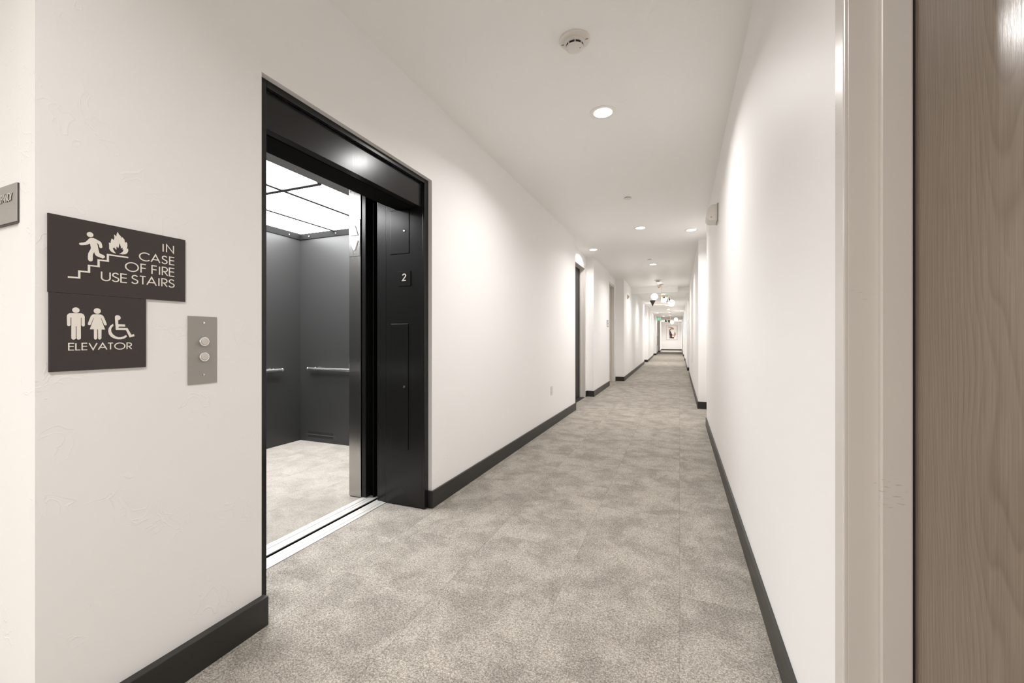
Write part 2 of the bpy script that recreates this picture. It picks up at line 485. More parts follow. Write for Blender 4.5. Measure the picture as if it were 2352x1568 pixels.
# far side of the elevator opening: returns round the drywall corner
mb = MB()
mb.box(-1.571, LX, 2.422, 2.434, 0, BH)
mb.box(LX, LX + 0.014, 2.422, 6.630, 0, BH)
struct(mb.build('baseboard_left', M['base'], bevel=0.002))
def segs(name, runs, side):
    mb = MB()
    for path in runs:
        for a, b in zip(path, path[1:]):
            A = Vector(a); Bv = Vector(b); d = (Bv - A).normalized(); n = Vector((d.y, -d.x))*side*0.012
            x = d*0.012
            mb.prism([tuple(A - x*0.0), tuple(Bv + x*0.0), tuple(Bv + n + x*0.0), tuple(A + n - x*0.0)], XY, 0.0, BH)
    return struct(mb.build(name, M['base'], bevel=0.0015))
segs('baseboard_left', [[(-1.70, 6.63), (-1.70, 6.95)], [(-1.70, 8.14), (-1.70, 8.26)], [(-1.70, 8.26), (-1.548, 8.26)], [(-1.560, 8.26), (-1.580, 10.34)],
      [(-1.603, 11.57), (-1.371, 11.57)], [(-1.383, 11.58), (-1.490, 20.0)], [(-1.590, 20.0), (-1.585, 21.32)], [(-1.585, 21.32), (-1.431, 21.32)],
      [(-1.443, 21.33), (-1.545, 28.0)], [(-1.63, 28.0), (-1.62, 30.65)], [(-1.62, 30.65), (-1.492, 30.65)], [(-1.504, 30.66), (-1.62, 36.4)],
      [(-1.70, 37.86), (-1.532, 37.86)], [(-1.544, 37.87), (-1.669, YE)]], 1)
segs('baseboard_right', [[(RX, 1.135), (RX, 6.02)], [(0.46, 6.02), (0.46, 7.46)], [(0.46, 7.47), (0.269, 7.47)], [(0.281, 7.475), (0.281, 14.44)],
      [(0.40, 14.44), (0.40, 16.2)], [(0.40, 16.21), (0.247, 16.21)], [(0.259, 16.22), (0.262, 22.0)], [(0.36, 23.39), (0.238, 23.39)], [(0.25, 23.4), (0.25, 27.8)],
      [(0.34, 29.28), (0.206, 29.28)], [(0.218, 29.29), (0.194, YE)]], -1)
mb = MB(); mb.box(-1.669, 0.194, YE - 0.014, YE, 0, BH)
struct(mb.build('baseboard_end', M['base']))
segs('baseboard_corner', [[(LX, CY), (LX + dx*4.4, CY + dy*4.4)]], -1)

# ---- door 1: the oak door in its enamelled frame, right beside the camera
d1 = sempty('door_1', (0.40, 0.60, 0))
Y1 = 1.079; Y0 = 0.130
def dframe(mb, y0, y1, top, x0, x1, s0, s1, face, stop, out):
    # x0 wall plane, x1 back; s0..s1 the stop; face = casing width; out = projection of the casing past the wall (signed)
    sgn = 1 if x1 > x0 else -1
    for (a, b, ins) in ((y1, y1 + face, -1), (y0 - face, y0, 1)):
        mb.box(x0 - sgn*out, x0 + sgn*0.004, a, b, 0.0, top + face)
    mb.box(x0 - sgn*out, x0 + sgn*0.004, y0 - face, y1 + face, top, top + face)
mb = MB()
dframe(mb, Y0, Y1, 2.46, RX, 0.475, 0, 0, 0.053, 0, 0.006)
mb.box(RX, 0.480, Y1, Y1 + 0.03, 0, 2.48); mb.box(RX, 0.480, Y0 - 0.03, Y0, 0, 2.48); mb.box(RX, 0.480, Y0 - 0.03, Y1 + 0.03, 2.46, 2.50)
fr = mb.build('door_frame', M['frame'], d1, bevel=0.003)
mb = MB()
mb.box(0.377, 0.428, Y1 - 0.015, Y1 + 0.005, 0, 2.46); mb.box(0.377, 0.428, Y0 - 0.005, Y0 + 0.015, 0, 2.46); mb.box(0.377, 0.428, Y0, Y1, 2.445, 2.465)
mb.build('door_stop', M['frame'], d1, bevel=0.003)
mb = MB(); mb.box(0.4315, 0.475, Y0 + 0.004, Y1 - 0.004, 0.006, 2.456)
leaf = mb.build('door_leaf', M['oak'], d1, bevel=0.002)
mb = MB(); mb.box(0.4280, 0.4315, Y1 - 0.013, Y1 - 0.001, 0, 2.46); mb.box(0.4280, 0.4315, Y0 + 0.001, Y0 + 0.013, 0, 2.46)  # dark strips paint the shade in the gap beside the leaf
mb.build('door_gap_shade', M['dark'], d1)
hang(d1)

# ---- door 2 and 3: the tall doors in the left recesses
def sidedoor(name, xw, xb, y0, y1, leafmat, top=2.48):
    e = sempty(name, (xw, (y0+y1)/2, 0))
    mb = MB()
    f = 0.05
    mb.box(xw, xw + 0.008, y1 - 0.004, y1 + f, 0, top + f); mb.box(xw, xw + 0.008, y0 - f, y0 + 0.004, 0, top + f); mb.box(xw, xw + 0.008, y0, y1, top - 0.002, top + f)
    mb.box(xb + 0.003, xw, y1 - 0.005, y1 - 0.001, 0, top); mb.box(xb + 0.003, xw, y0 + 0.001, y0 + 0.005, 0, top); mb.box(xb + 0.003, xw, y0, y1, top - 0.004, top + 0.018)
    mb.box(xb + 0.045, xb + 0.085, y1 - 0.020, y1 - 0.004, 0, top); mb.box(xb + 0.045, xb + 0.085, y0 + 0.004, y0 + 0.020, 0, top)
    mb.build('door_frame', M['frame'], e, bevel=0.002)
    mb = MB(); mb.box(xb + 0.004, xb + 0.040, y0 + 0.008, y1 - 0.008, 0.008, top - 0.006)
    lf = mb.build('door_leaf', leafmat, e)
    mb = MB(); hx = xb + 0.040; hy = y0 + 0.09
    mb.cyl((hx, hy, 1.0), (hx + 0.05, hy, 1.0), 0.011); mb.cyl((hx + 0.045, hy, 1.0), (hx + 0.045, hy + 0.12, 1.0), 0.009)
    mb.cyl((hx, hy, 1.0), (hx + 0.006, hy, 1.0), 0.03)
    mb.build('lever_handle', M['plate'], lf)
    return hang(e)
sidedoor('door_2', -1.70, -1.84, 7.00, 8.08, M['doorshade'])
sidedoor('door_3', -1.605, -1.72, 10.42, 11.28, M['frame'])
# dark metal threshold under the first recessed door
mb = MB(); mb.box(-1.838, -1.70, 7.01, 8.07, 0, 0.008)
struct(mb.build('trim_2', M['dark']))

# ============================================================ THE ELEVATOR
ev = thing('elevator', 'open elevator with black steel surround, charcoal car walls and luminous ceiling', 'elevator', (-1.7, 1.81, 0))
YA, YB = 1.236, 2.387           # clear faces of the near and far jambs
ZT = 2.163
# surround: front angle, jambs and head
mb = MB()
mb.box(-1.590, -1.571, 1.193, YA, 0, 2.193); mb.box(-1.590, -1.571, YB, 2.434, 0, 2.193); mb.box(-1.590, -1.571, YA, YB, ZT, 2.193)
mb.build('surround_face', M['black'], ev, bevel=0.002)
def jamb(y0, y1):
    m = MB(); m.box(-1.881, -1.590, y0, y1, 0.006, ZT)
    return m
jf = jamb(YB, 2.43).build('jamb_panel', M['black'], ev, bevel=0.0015)
jn = jamb(1.196, YA).build('jamb_panel', M['black'], ev, bevel=0.0015)
mb = MB(); mb.box(-1.640, -1.594, YA, YB, 2.006, ZT)
mb.box(-1.881, -1.640, YA, YB, ZT - 0.02, ZT)
mb.build('transom_panel', M['black'], ev, bevel=0.002)
mb = MB(); mb.box(-1.80, -1.660, YA, YB, 2.010, 2.040); mb.box(-1.652, -1.646, YA, YB, 2.004, 2.04)
mb.build('transom_soffit', M['void'], ev, bevel=0.002)
mb = MB(); mb.box(-1.881, -1.80, YA, YB, 2.046, ZT); mb.box(-2.02, -1.955, 1.0, 2.6, 2.125, 2.30)
mb.box(-2.10, -2.03, 1.0, 2.6, 2.165, 2.30)
mb.build('door_head', M['void'], ev)
# strike post next to the far jamb, black pocket behind it
mb = MB(); mb.box(-1.960, -1.8835, YB + 0.004, 2.44, 0.004, 2.10)
sp = mb.build('strike_post', M['black'], ev, bevel=0.003)
mb = MB(); mb.box(-1.960, -1.8835, 1.17, YA - 0.004, 0.004, 2.10)
mb.build('strike_post', M['black'], ev, bevel=0.003)
mb = MB(); mb.box(-2.066, -1.962, 2.47, 2.50, 0.0, 2.14); mb.box(-2.066, -1.962, 2.47, 2.62, 2.10, 2.14)
mb.box(-2.0, -1.99, 2.44, 2.47, 0, 2.1); mb.box(-2.03, -2.022, 2.43, 2.47, 0, 2.1)
pk = mb.build('door_pocket', M['void'], ev)
for z in (0.13, 0.42, 0.72, 1.02, 1.33, 1.65, 1.92, 2.04):
    mb = MB(); mb.cyl((-2.045, 2.4695, z), (-2.045, 2.466, z), 0.0035, n=12)
    mb.build('screw', M['chrome'], pk)
# stainless return post of the car with its direction lantern
mb = MB(); mb.box(-2.2135, -2.108, 2.395, 2.50, 0.004, 2.21)
post = mb.build('stainless_post', M['steel'], ev, bevel=0.002)
mb = MB(); mb.box(-2.105, -2.070, 2.402, 2.50, 0.004, 2.16)
mb.build('post_edge_strip', M['black'], ev, bevel=0.003)
mb = MB(); mb.box(-2.2105, -2.1125, 2.3915, 2.395, 1.721, 1.985)
lant = mb.build('direction_lantern', M['steel'], ev, bevel=0.001)
mb = MB()
mb.prism([(-2.197, 1.868), (-2.126, 1.868), (-2.150, 1.935), (-2.161, 1.945), (-2.172, 1.935)], XZ, 2.3915, 2.384)
mb.build('up_arrow', M['arrow'], lant, bevel=0.002)
mb = MB()
mb.prism([(-2.197, 1.832), (-2.126, 1.832), (-2.150, 1.772), (-2.161, 1.762), (-2.172, 1.772)], XZ, 2.3915, 2.384)
mb.build('down_arrow', M['arrow'], lant, bevel=0.002)
for z in (1.962, 1.742):
    mb = MB(); mb.cyl((-2.161, 2.3915, z), (-2.161, 2.389, z), 0.004, n=12)
    mb.build('screw', M['chrome'], lant)
# sills: hall sill, dark running gap, car sill
def sill(x0, x1, y0, y1):
    m = MB(); m.box(x0, x1, y0, y1, -0.03, 0.0035)
    w = abs(x1-x0)
    return m
s1 = MB()
s1.box(-1.913, -1.884, YA - 0.03, YB + 0.002, -0.012, 0.004); s1.box(-1.975, -1.9155, YA - 0.03, 2.46, -0.012, 0.004)
s1.build('hall_sill', M['sill'], ev, bevel=0.0012)
s2 = MB()
s2.box(-2.030, -2.001, 1.17, 2.46, -0.012, 0.004); s2.box(-2.058, -2.034, 1.17, 2.46, -0.012, 0.003); s2.box(-2.104, -2.061, 1.17, 2.46, -0.012, 0.004)
s2.build('car_sill', M['sill'], ev, bevel=0.0012)
mb = MB(); mb.box(-2.12, -1.86, 1.10, 2.60, -0.32, -0.30); mb.box(-2.10, -2.0008, 1.10, 2.60, -0.30, -0.0012); mb.box(-1.9752, -1.89, 1.10, 2.60, -0.30, -0.0012)  # near-black liners paint shade onto the gap sides under the sills
mb.build('running_gap', M['void'], ev)
# the car
XBk = -3.945; YF = 3.520; YN = 1.160; ZC = 2.300
mb = MB(); mb.box(XBk - 0.02, -2.1045, YN - 0.02, YF + 0.02, -0.10, -0.001)
mb.build('car_carpet', M['carcarpet'], ev)
mb = MB(); mb.box(XBk - 0.03, XBk, YN - 0.03, YF + 0.03, 0, ZC + 0.05)
cw1 = mb.build('car_wall', M['cabwall'], ev)
mb = MB(); mb.box(XBk, -2.10, YF, YF + 0.03, 0, ZC + 0.05)
cw2 = mb.build('car_wall', M['cabwall'], ev)
mb = MB(); mb.box(XBk, -2.10, YN - 0.03, YN, 0, ZC + 0.05)
cw3 = mb.build('car_wall', M['cabwall'], ev)
mb = MB(); mb.box(-2.135, -2.110, 2.50, YF, 0, ZC + 0.05)
mb.build('car_front_wall', M['steel'], ev)
mb = MB(); mb.box(-2.135, -2.110, YN, 1.22, 0, ZC + 0.05)
mb.build('car_front_wall', M['steel'], ev)
mb = MB(); mb.box(-2.205, -2.110, YN, 2.50, 2.213, ZC + 0.05)
mb.build('car_header', M['steel'], ev)
# luminous ceiling: panels in a grey grid
mb = MB(); mb.box(XBk, -2.10, YN, YF, ZC + 0.035, ZC + 0.05)
mb.box(-2.515, -2.10, YN, YF, ZC, ZC + 0.035)
xs = [-2.515, -2.894, -3.460, XBk]
mb.build('car_ceiling', M['cabgrid'], ev)
for x in xs[1:3]:
    mb = MB(); mb.box(x - 0.017, x + 0.017, YN, YF, ZC - 0.010, ZC + 0.034); mb.build('ceiling_bar', M['cabbar'], ev)
mb = MB(); mb.box(XBk, -2.515, 2.418 - 0.020, 2.418 + 0.020, ZC - 0.009, ZC + 0.034); mb.build('ceiling_bar', M['cabbar'], ev)
for x0, x1 in zip(xs, xs[1:]):
    for y0, y1 in ((YN, 2.402), (2.434, YF)):
        m = MB(); m.box(x1 + 0.011, x0 - 0.011, y0 + 0.001, y1 - 0.001, ZC, ZC + 0.006)
        m.build('light_panel', M['cabglow'], ev)
M['toptrim'] = mat('matte_black_trim', (0.006, 0.006, 0.006), rough=0.7, spec=0.15)
# dark cove with little studs along the top of the walls
mb = MB(); mb.box(XBk, XBk + 0.012, YN, YF, 2.235, 2.297); mb.box(XBk, -2.14, YF - 0.012, YF, 2.235, 2.297)
cv = mb.build('top_trim', M['toptrim'], ev)
for x in (-3.80, -3.42, -3.05, -2.7):
    mb = MB(); mb.cyl((x, YF - 0.012, 2.262), (x, YF - 0.020, 2.262), 0.006, n=12); mb.build('stud', M['plate'], cv)
for y in (3.36, 2.98, 2.6, 2.2):
    mb = MB(); mb.cyl((XBk + 0.012, y, 2.262), (XBk + 0.020, y, 2.262), 0.006, n=12); mb.build('stud', M['plate'], cv)
# handrails
def rail(p0, p1, nrm):
    m = MB(); p0 = Vector(p0); p1 = Vector(p1); d = (p1-p0).normalized()
    m.cyl(p0, p1, 0.019, n=24); m.sphere(p0, 0.0205); m.sphere(p1, 0.0205)
    r = m.build('handrail', M['steelbright'], ev, smooth=True)
    L = (p1-p0).length
    for f in ((0.10, 0.62, L - 0.08) if L > 0.7 else (0.1, L-0.1)):
        b = MB(); c = p0 + d*f; nv = Vector(nrm)
        b.cyl(c, c - nv*0.0595, 0.007, n=12); b.cyl(c - nv*0.054, c - nv*0.0597, 0.022, n=20)
        b.cyl(c + Vector((0,0,0.012)), c + Vector((0,0,0.024)), 0.008, n=12)
        b.build('bracket', M['chrome'], r)
M['steelbright'] = mat('polished_rail', (0.78, 0.78, 0.78), rough=0.25, metal=1.0)
rail((-3.765, YF - 0.060, 0.805), (-2.42, YF - 0.060, 0.805), (0, -1, 0))
rail((-3.765, YN + 0.060, 0.805), (-2.42, YN + 0.060, 0.805), (0, 1, 0))
rail((XBk + 0.060, 3.235, 0.805), (XBk + 0.060, 1.45, 0.805), (1, 0, 0))
# vent slots low on the far wall
mb = MB()
for z0, z1 in ((0.086, 0.112), (0.046, 0.070)):
    for i in range(34):
        x = -3.825 + i*0.0105
        mb.box(x, x + 0.0052, YF - 0.0015, YF - 0.0003, z0, z1)
vt = mb.build('vent_slots', M['dark'], cw2)
mb = MB(); mb.box(-3.83, -3.468, YF - 0.0024, YF - 0.0004, 0.0765, 0.0800)
for x in (-3.845, -3.452): mb.cyl((x, YF, 0.078), (x, YF - 0.004, 0.078), 0.004, n=12)
mb.build('vent_bar', M['cabbar'], cw2)
# access doors and floor plate on the far jamb
def access(x0, x1, z0, z1, lx, lz):
    g = MB(); g.box(x0 - 0.0022, x1 + 0.0022, YB - 0.0012, YB + 0.001, z0 - 0.0022, z1 + 0.0022)
    gp = g.build('access_panel_gap', M['void'], ev)
    m = MB(); m.box(x0, x1, YB - 0.0040, YB, z0, z1)
    a = m.build('access_panel', M['black'], ev, bevel=0.0012)
    k = MB(); k.cyl((lx, YB - 0.003, lz), (lx, YB - 0.010, lz), 0.0085, 0.007, n=20)
    kk = k.build('lock', M['chrome'], a, bevel=0.001)
access(-1.845, -1.692, 1.709, 2.004, -1.727, 1.860)
access(-1.839, -1.699, 0.385, 1.233, -1.729, 0.808)
mb = MB(); mb.box(-1.776, -1.678, YB - 0.006, YB, 1.489, 1.588)
fp = mb.build('floor_number_plate', M['numplate'] if 'numplate' in M else M['black'], ev, bevel=0.001)
fn2 = lambda a, b, d: (a, d, b)
mb = MB(); text(mb, '2', -1.7435, -1.7105, 1.522, 1.572, 0.0075, fn2, YB - 0.006, YB - 0.009)
mb.build('floor_number', M['cream'], fp)
hang(ev)

# ============================================================ SIGNS AND PLATES ON THE LEFT WALL
fnL = lambda a, b, d: (LX + d, a, b)
def flat(mb, pts, d0=0.006, d1=0.0072): mb.prism(pts, fnL, d0, d1); return mb
MAN = [(0.6658, 1.4159), (0.6713, 1.4171), (0.6782, 1.4142), (0.6855, 1.4109), (0.689, 1.4077), (0.6907, 1.402), (0.6918, 1.3955), (0.6907, 1.3928), (0.6886, 1.3915), (0.6861, 1.3923), (0.6846, 1.3957), (0.6833, 1.4015), (0.6795, 1.4051), (0.6812, 1.3967), (0.6829, 1.386), (0.6851, 1.3764), (0.6894, 1.3744), (0.6947, 1.3726), (0.6973, 1.3692), (0.6965, 1.3651), (0.6929, 1.3628), (0.6877, 1.3641), (0.679, 1.367), (0.676, 1.3703), (0.6743, 1.3744), (0.6737, 1.3781), (0.6713, 1.3727), (0.6703, 1.3671), (0.6702, 1.3561), (0.6696, 1.3521), (0.6663, 1.3497), (0.6625, 1.3504), (0.6602, 1.3543), (0.66, 1.363), (0.6608, 1.3718), (0.6633, 1.3783), (0.6661, 1.3848), (0.6663, 1.3898), (0.665, 1.3966), (0.6637, 1.4002), (0.66, 1.3961), (0.6554, 1.3938), (0.6455, 1.391), (0.6423, 1.3919), (0.6413, 1.3944), (0.6423, 1.3968), (0.6455, 1.3982), (0.6504, 1.3996), (0.6554, 1.4028), (0.66, 1.4092), (0.6629, 1.4138)]
FLAME = [(0.723, 1.383), (0.7171, 1.3835), (0.7107, 1.3874), (0.7074, 1.3936), (0.7074, 1.4031), (0.7067, 1.4114), (0.7105, 1.4096), (0.7112, 1.4164), (0.7133, 1.4242), (0.7183, 1.4207), (0.7196, 1.4284), (0.7187, 1.4371), (0.7244, 1.4329), (0.7249, 1.4399), (0.7272, 1.4467), (0.7295, 1.4409), (0.7346, 1.4358), (0.7374, 1.4306), (0.7384, 1.434), (0.7431, 1.4278), (0.7452, 1.4173), (0.7476, 1.4218), (0.7502, 1.4172), (0.7502, 1.4096), (0.7491, 1.4006), (0.7522, 1.403), (0.7528, 1.3961), (0.7502, 1.3892), (0.7459, 1.3849), (0.7393, 1.3831), (0.7304, 1.3832), (0.7346, 1.3857), (0.7393, 1.3906), (0.742, 1.3984), (0.7389, 1.3971), (0.7395, 1.4045), (0.7351, 1.3996), (0.7348, 1.4065), (0.7309, 1.4166), (0.7304, 1.4079), (0.7288, 1.3997), (0.7244, 1.4041), (0.724, 1.3938), (0.7198, 1.3983), (0.7183, 1.4037), (0.718, 1.3979), (0.7153, 1.398), (0.7171, 1.3915), (0.7203, 1.3864)]
STEPS = [(0.6184, 1.3021), (0.6392, 1.3024), (0.6392, 1.3211), (0.6597, 1.3213), (0.6597, 1.3396), (0.6808, 1.3402), (0.6808, 1.3588), (0.7018, 1.3593), (0.7018, 1.3779), (0.7528, 1.3783), (0.7528, 1.374), (0.7064, 1.3739), (0.7067, 1.3549), (0.6855, 1.3551), (0.6858, 1.3361), (0.6647, 1.3366), (0.6647, 1.3172), (0.6439, 1.3172), (0.6439, 1.2984), (0.6182, 1.2976)]
GENT = [(0.6221, 1.2021), (0.6338, 1.2029), (0.6459, 1.2032), (0.6504, 1.2007), (0.6529, 1.1948), (0.6531, 1.1697), (0.6519, 1.1674), (0.6497, 1.1668), (0.6474, 1.1677), (0.6462, 1.1705), (0.6462, 1.1904), (0.6447, 1.1909), (0.6446, 1.1764), (0.6449, 1.1345), (0.644, 1.1318), (0.6406, 1.1301), (0.6372, 1.1314), (0.6361, 1.134), (0.6359, 1.167), (0.634, 1.1674), (0.6342, 1.1335), (0.6327, 1.1311), (0.6298, 1.1301), (0.6265, 1.1316), (0.6254, 1.1345), (0.6254, 1.1905), (0.6235, 1.1909), (0.6235, 1.1698), (0.6224, 1.1676), (0.6203, 1.1666), (0.6177, 1.1677), (0.6168, 1.1706), (0.6163, 1.194), (0.6181, 1.1994)]
LADY = [(0.6706, 1.2014), (0.6801, 1.2025), (0.689, 1.2017), (0.6934, 1.1983), (0.6959, 1.1927), (0.7014, 1.1758), (0.7011, 1.1723), (0.6988, 1.171), (0.6959, 1.1728), (0.689, 1.1924), (0.6881, 1.1916), (0.6978, 1.159), (0.6896, 1.1591), (0.6894, 1.1346), (0.6881, 1.1315), (0.6857, 1.1303), (0.6833, 1.1315), (0.6823, 1.1341), (0.6821, 1.1592), (0.6801, 1.1594), (0.6803, 1.1346), (0.6789, 1.1315), (0.6765, 1.1303), (0.6741, 1.1315), (0.6731, 1.1346), (0.6729, 1.1593), (0.6642, 1.1592), (0.6728, 1.1917), (0.6716, 1.1918), (0.6663, 1.1736), (0.6647, 1.1712), (0.6616, 1.1711), (0.6598, 1.1734), (0.6603, 1.177), (0.6663, 1.1964)]
SITTER = [(0.7207, 1.1949), (0.7214, 1.1992), (0.7243, 1.2017), (0.7282, 1.2019), (0.7325, 1.1997), (0.7344, 1.195), (0.7334, 1.1907), (0.7299, 1.1879), (0.728, 1.1873), (0.7284, 1.1753), (0.745, 1.1753), (0.745, 1.1689), (0.7289, 1.1687), (0.7292, 1.1648), (0.7509, 1.1647), (0.7604, 1.1445), (0.7667, 1.1469), (0.7685, 1.1407), (0.7563, 1.1366), (0.7474, 1.1584), (0.7229, 1.1585)]
WHEEL = [(0.7163, 1.1759), (0.7104, 1.1713), (0.7062, 1.1629), (0.7051, 1.155), (0.7066, 1.1461), (0.7112, 1.1388), (0.718, 1.1341), (0.7265, 1.1311), (0.7351, 1.1311), (0.743, 1.1336), (0.7496, 1.139), (0.7476, 1.1438), (0.7421, 1.14), (0.7351, 1.1373), (0.7282, 1.1373), (0.7214, 1.1405), (0.7154, 1.1462), (0.7119, 1.1535), (0.7116, 1.1609), (0.7137, 1.1667), (0.7169, 1.17)]
HEADS = [(0.6646, 1.4247, 0.0071), (0.6346, 1.2111, 0.0075), (0.6803, 1.2115, 0.0078)]
TX_IN = (0.8434, 0.8761, 1.4101, 1.4376, -0.0021999999999999797, -9.999999999998899e-05)
TX_CASE = (0.7799, 0.8783, 1.3722, 1.3993, -0.0043999999999999595, -0.0036000000000000476)
TX_OF = (0.7448, 0.8783, 1.3346, 1.3635, -0.0045999999999999375, -0.00529999999999986)
TX_USE = (0.6884, 0.8779, 1.2988, 1.3263, -0.0016000000000000458, -0.0036000000000000476)
TX_EL = (0.6188, 0.7622, 1.1007, 1.1216, -0.0004999999999999449, -0.00039999999999995595)

sg = thing('fire_stairs_sign', 'wide umber sign with running figure, flame and stairs, topmost of the pair beside the elevator', 'sign', (LX, 0.745, 1.36))
mb = MB(); mb.box(LX, LX + 0.006, 0.580, 0.911, 1.2560, 1.463); mb.build('sign_panel', M['sign'], sg, bevel=0.0006)
mb = MB(); flat(mb, MAN)
cx, cz, r = HEADS[0]; mb.cyl((LX + 0.006, cx, cz), (LX + 0.0072, cx, cz), r, n=32)
mb.build('running_figure', M['cream'], sg)
mb = MB(); flat(mb, FLAME); mb.build('flame_symbol', M['cream'], sg)
mb = MB(); flat(mb, STEPS); mb.build('stairs_symbol', M['cream'], sg)
mb = MB()
T_ = 0.0030
text(mb, 'IN', *TX_IN[:4], T_, fnL, 0.006, 0.0072, gap=0.30)
text(mb, 'CASE', *TX_CASE[:4], T_, fnL, 0.006, 0.0072, gap=0.17, kern={'CA': 0.0, 'AS': 0.04, 'SE': 0.08})
text(mb, 'OF FIRE', *TX_OF[:4], T_, fnL, 0.006, 0.0072, gap=0.17, space=0.34, kern={'OF': 0.05, 'FI': 0.08, 'IR': 0.08})
text(mb, 'USE STAIRS', *TX_USE[:4], T_, fnL, 0.006, 0.0072, gap=0.17, space=0.22, kern={'ST': 0.0, 'TA': -0.06, 'AI': 0.06, 'IR': 0.08})
mb.build('lettering', M['cream'], sg)
hang(sg)

sg = thing('elevator_sign', 'square umber sign reading elevator with three figure symbols, below the wide fire sign', 'sign', (LX, 0.69, 1.15))
mb = MB(); mb.box(LX, LX + 0.006, 0.582, 0.799, 1.045, 1.2552); mb.build('sign_panel', M['sign'], sg, bevel=0.0006)
mb = MB(); flat(mb, GENT); cx, cz, r = HEADS[1]; mb.cyl((LX + 0.006, cx, cz), (LX + 0.0072, cx, cz), r, n=32)
mb.build('standing_figure', M['cream'], sg)
mb = MB(); flat(mb, LADY); cx, cz, r = HEADS[2]; mb.cyl((LX + 0.006, cx, cz), (LX + 0.0072, cx, cz), r, n=32)
mb.build('skirted_figure', M['cream'], sg)
mb = MB(); flat(mb, SITTER); flat(mb, WHEEL); mb.build('wheelchair_symbol', M['cream'], sg)
mb = MB(); text(mb, 'ELEVATOR', *TX_EL[:4], 0.0025, fnL, 0.006, 0.0072, gap=0.16, kern={'EV': 0.02, 'VA': -0.02, 'AT': -0.04, 'TO': 0.02, 'OR': 0.06})
mb.build('lettering', M['cream'], sg)
mb = MB()
BR = {'e': (1, 5), 'l': (1, 2, 3), 'v': (1, 2, 3, 6), 'a': (1,), 't': (2, 3, 4, 5), 'o': (1, 3, 5), 'r': (1, 2, 3, 5)}
for i, ch in enumerate('elevator'):
    for d in BR[ch]:
        yy = 0.665 + i*0.0062 + (0.0024 if d > 3 else 0); zz = 1.0935 - ((d-1) % 3)*0.0024
        mb.cyl((LX + 0.006, yy, zz), (LX + 0.0067, yy, zz), 0.0008, 0.0004, n=8)
mb.build('braille_dots', M['sign'], sg)
hang(sg)

# elevator call plate
cp = thing('elevator_call_plate', 'brushed metal call plate with two round buttons between signs and elevator', 'button panel', (LX, 0.968, 1.09))
mb = MB(); mb.box(LX, LX + 0.0035, 0.9205, 1.0165, 0.977, 1.210); mb.build('face_plate', M['plate'], cp, bevel=0.001)
for z in (1.123, 1.070):
    mb = MB(); mb.lathe([(0.0165, 0), (0.0165, 0.006), (0.0150, 0.008), (0.0128, 0.008), (0.0128, 0.003)], (LX + 0.0035, 0.9700, z), (1, 0, 0))
    rg = mb.build('button_ring', M['chrome'], cp, smooth=True)
    mb = MB(); mb.lathe([(0.0122, 0), (0.0122, 0.0095), (0.0108, 0.0108), (0.0, 0.0112)], (LX + 0.0038, 0.9700, z), (1, 0, 0))
    mb.build('button_lens', M['button'], rg, smooth=True)
for z in (1.1865, 1.007):
    mb = MB(); mb.lathe([(0.0046, 0), (0.0042, 0.0016), (0.0022, 0.0026), (0.0, 0.0028)], (LX + 0.0035, 0.9700, z), (1, 0, 0), n=16)
    mb.build('screw', M['chrome'], cp, smooth=True)
hang(cp)

# occupancy sign round the corner
ux = Vector((dx, dy, 0)); nx = Vector((-0.040, -0.9992, 0))      # along the wall / out of it
def fnC(a, b, d):
    p = Vector((LX, CY, 0)) - 0*ux + ux*(-a) + nx*d + Vector((0, 0, b)); return (p.x, p.y, p.z)
# a runs to the right as seen, so a = -0.08 is the sign's right edge
sg = thing('occupancy_sign', 'brushed steel sign reading occupancy on the side wall at far left', 'sign', (LX - 0.18, CY, 1.49))
mb = MB(); mb.prism([(-0.345, 1.4405), (-0.080, 1.4405), (-0.080, 1.5455), (-0.345, 1.5455)], fnC, 0.0, 0.0065); mb.build('sign_backing', M['signedge'], sg, bevel=0.0005)
mb = MB(); mb.prism([(-0.345, 1.4435), (-0.0802, 1.4435), (-0.0802, 1.5455), (-0.345, 1.5455)], fnC, 0.0065, 0.0083); mb.build('sign_panel', M['signsteel'], sg, bevel=0.0004)
mb = MB(); text(mb, 'OCCUPANCY', -0.236, -0.104, 1.500, 1.522, 0.0019, fnC, 0.0098, 0.0102, gap=0.16)
mb.build('lettering', M['cream'], sg)
mb = MB(); text(mb, 'OCCUPANCY', -0.236, -0.104, 1.500, 1.522, 0.0019, fnC, 0.0083, 0.0098, gap=0.16)
mb.build('lettering_sides', M['signedge'], sg)
hang(sg)

# outlet low on the left wall
ot = thing('wall_outlet', 'white duplex outlet low on the left wall past the elevator', 'outlet', (LX, 5.285, 0.46))
mb = MB(); mb.box(LX, LX + 0.006, 5.245, 5.325, 0.402, 0.518); mb.build('cover_plate', M['white'], ot, bevel=0.003)
mb = MB(); mb.box(LX + 0.006, LX + 0.008, 5.268, 5.302, 0.465, 0.495); mb.box(LX + 0.006, LX + 0.008, 5.268, 5.302, 0.425, 0.455); mb.build('sockets', M['white'], ot, bevel=0.001)
hang(ot)

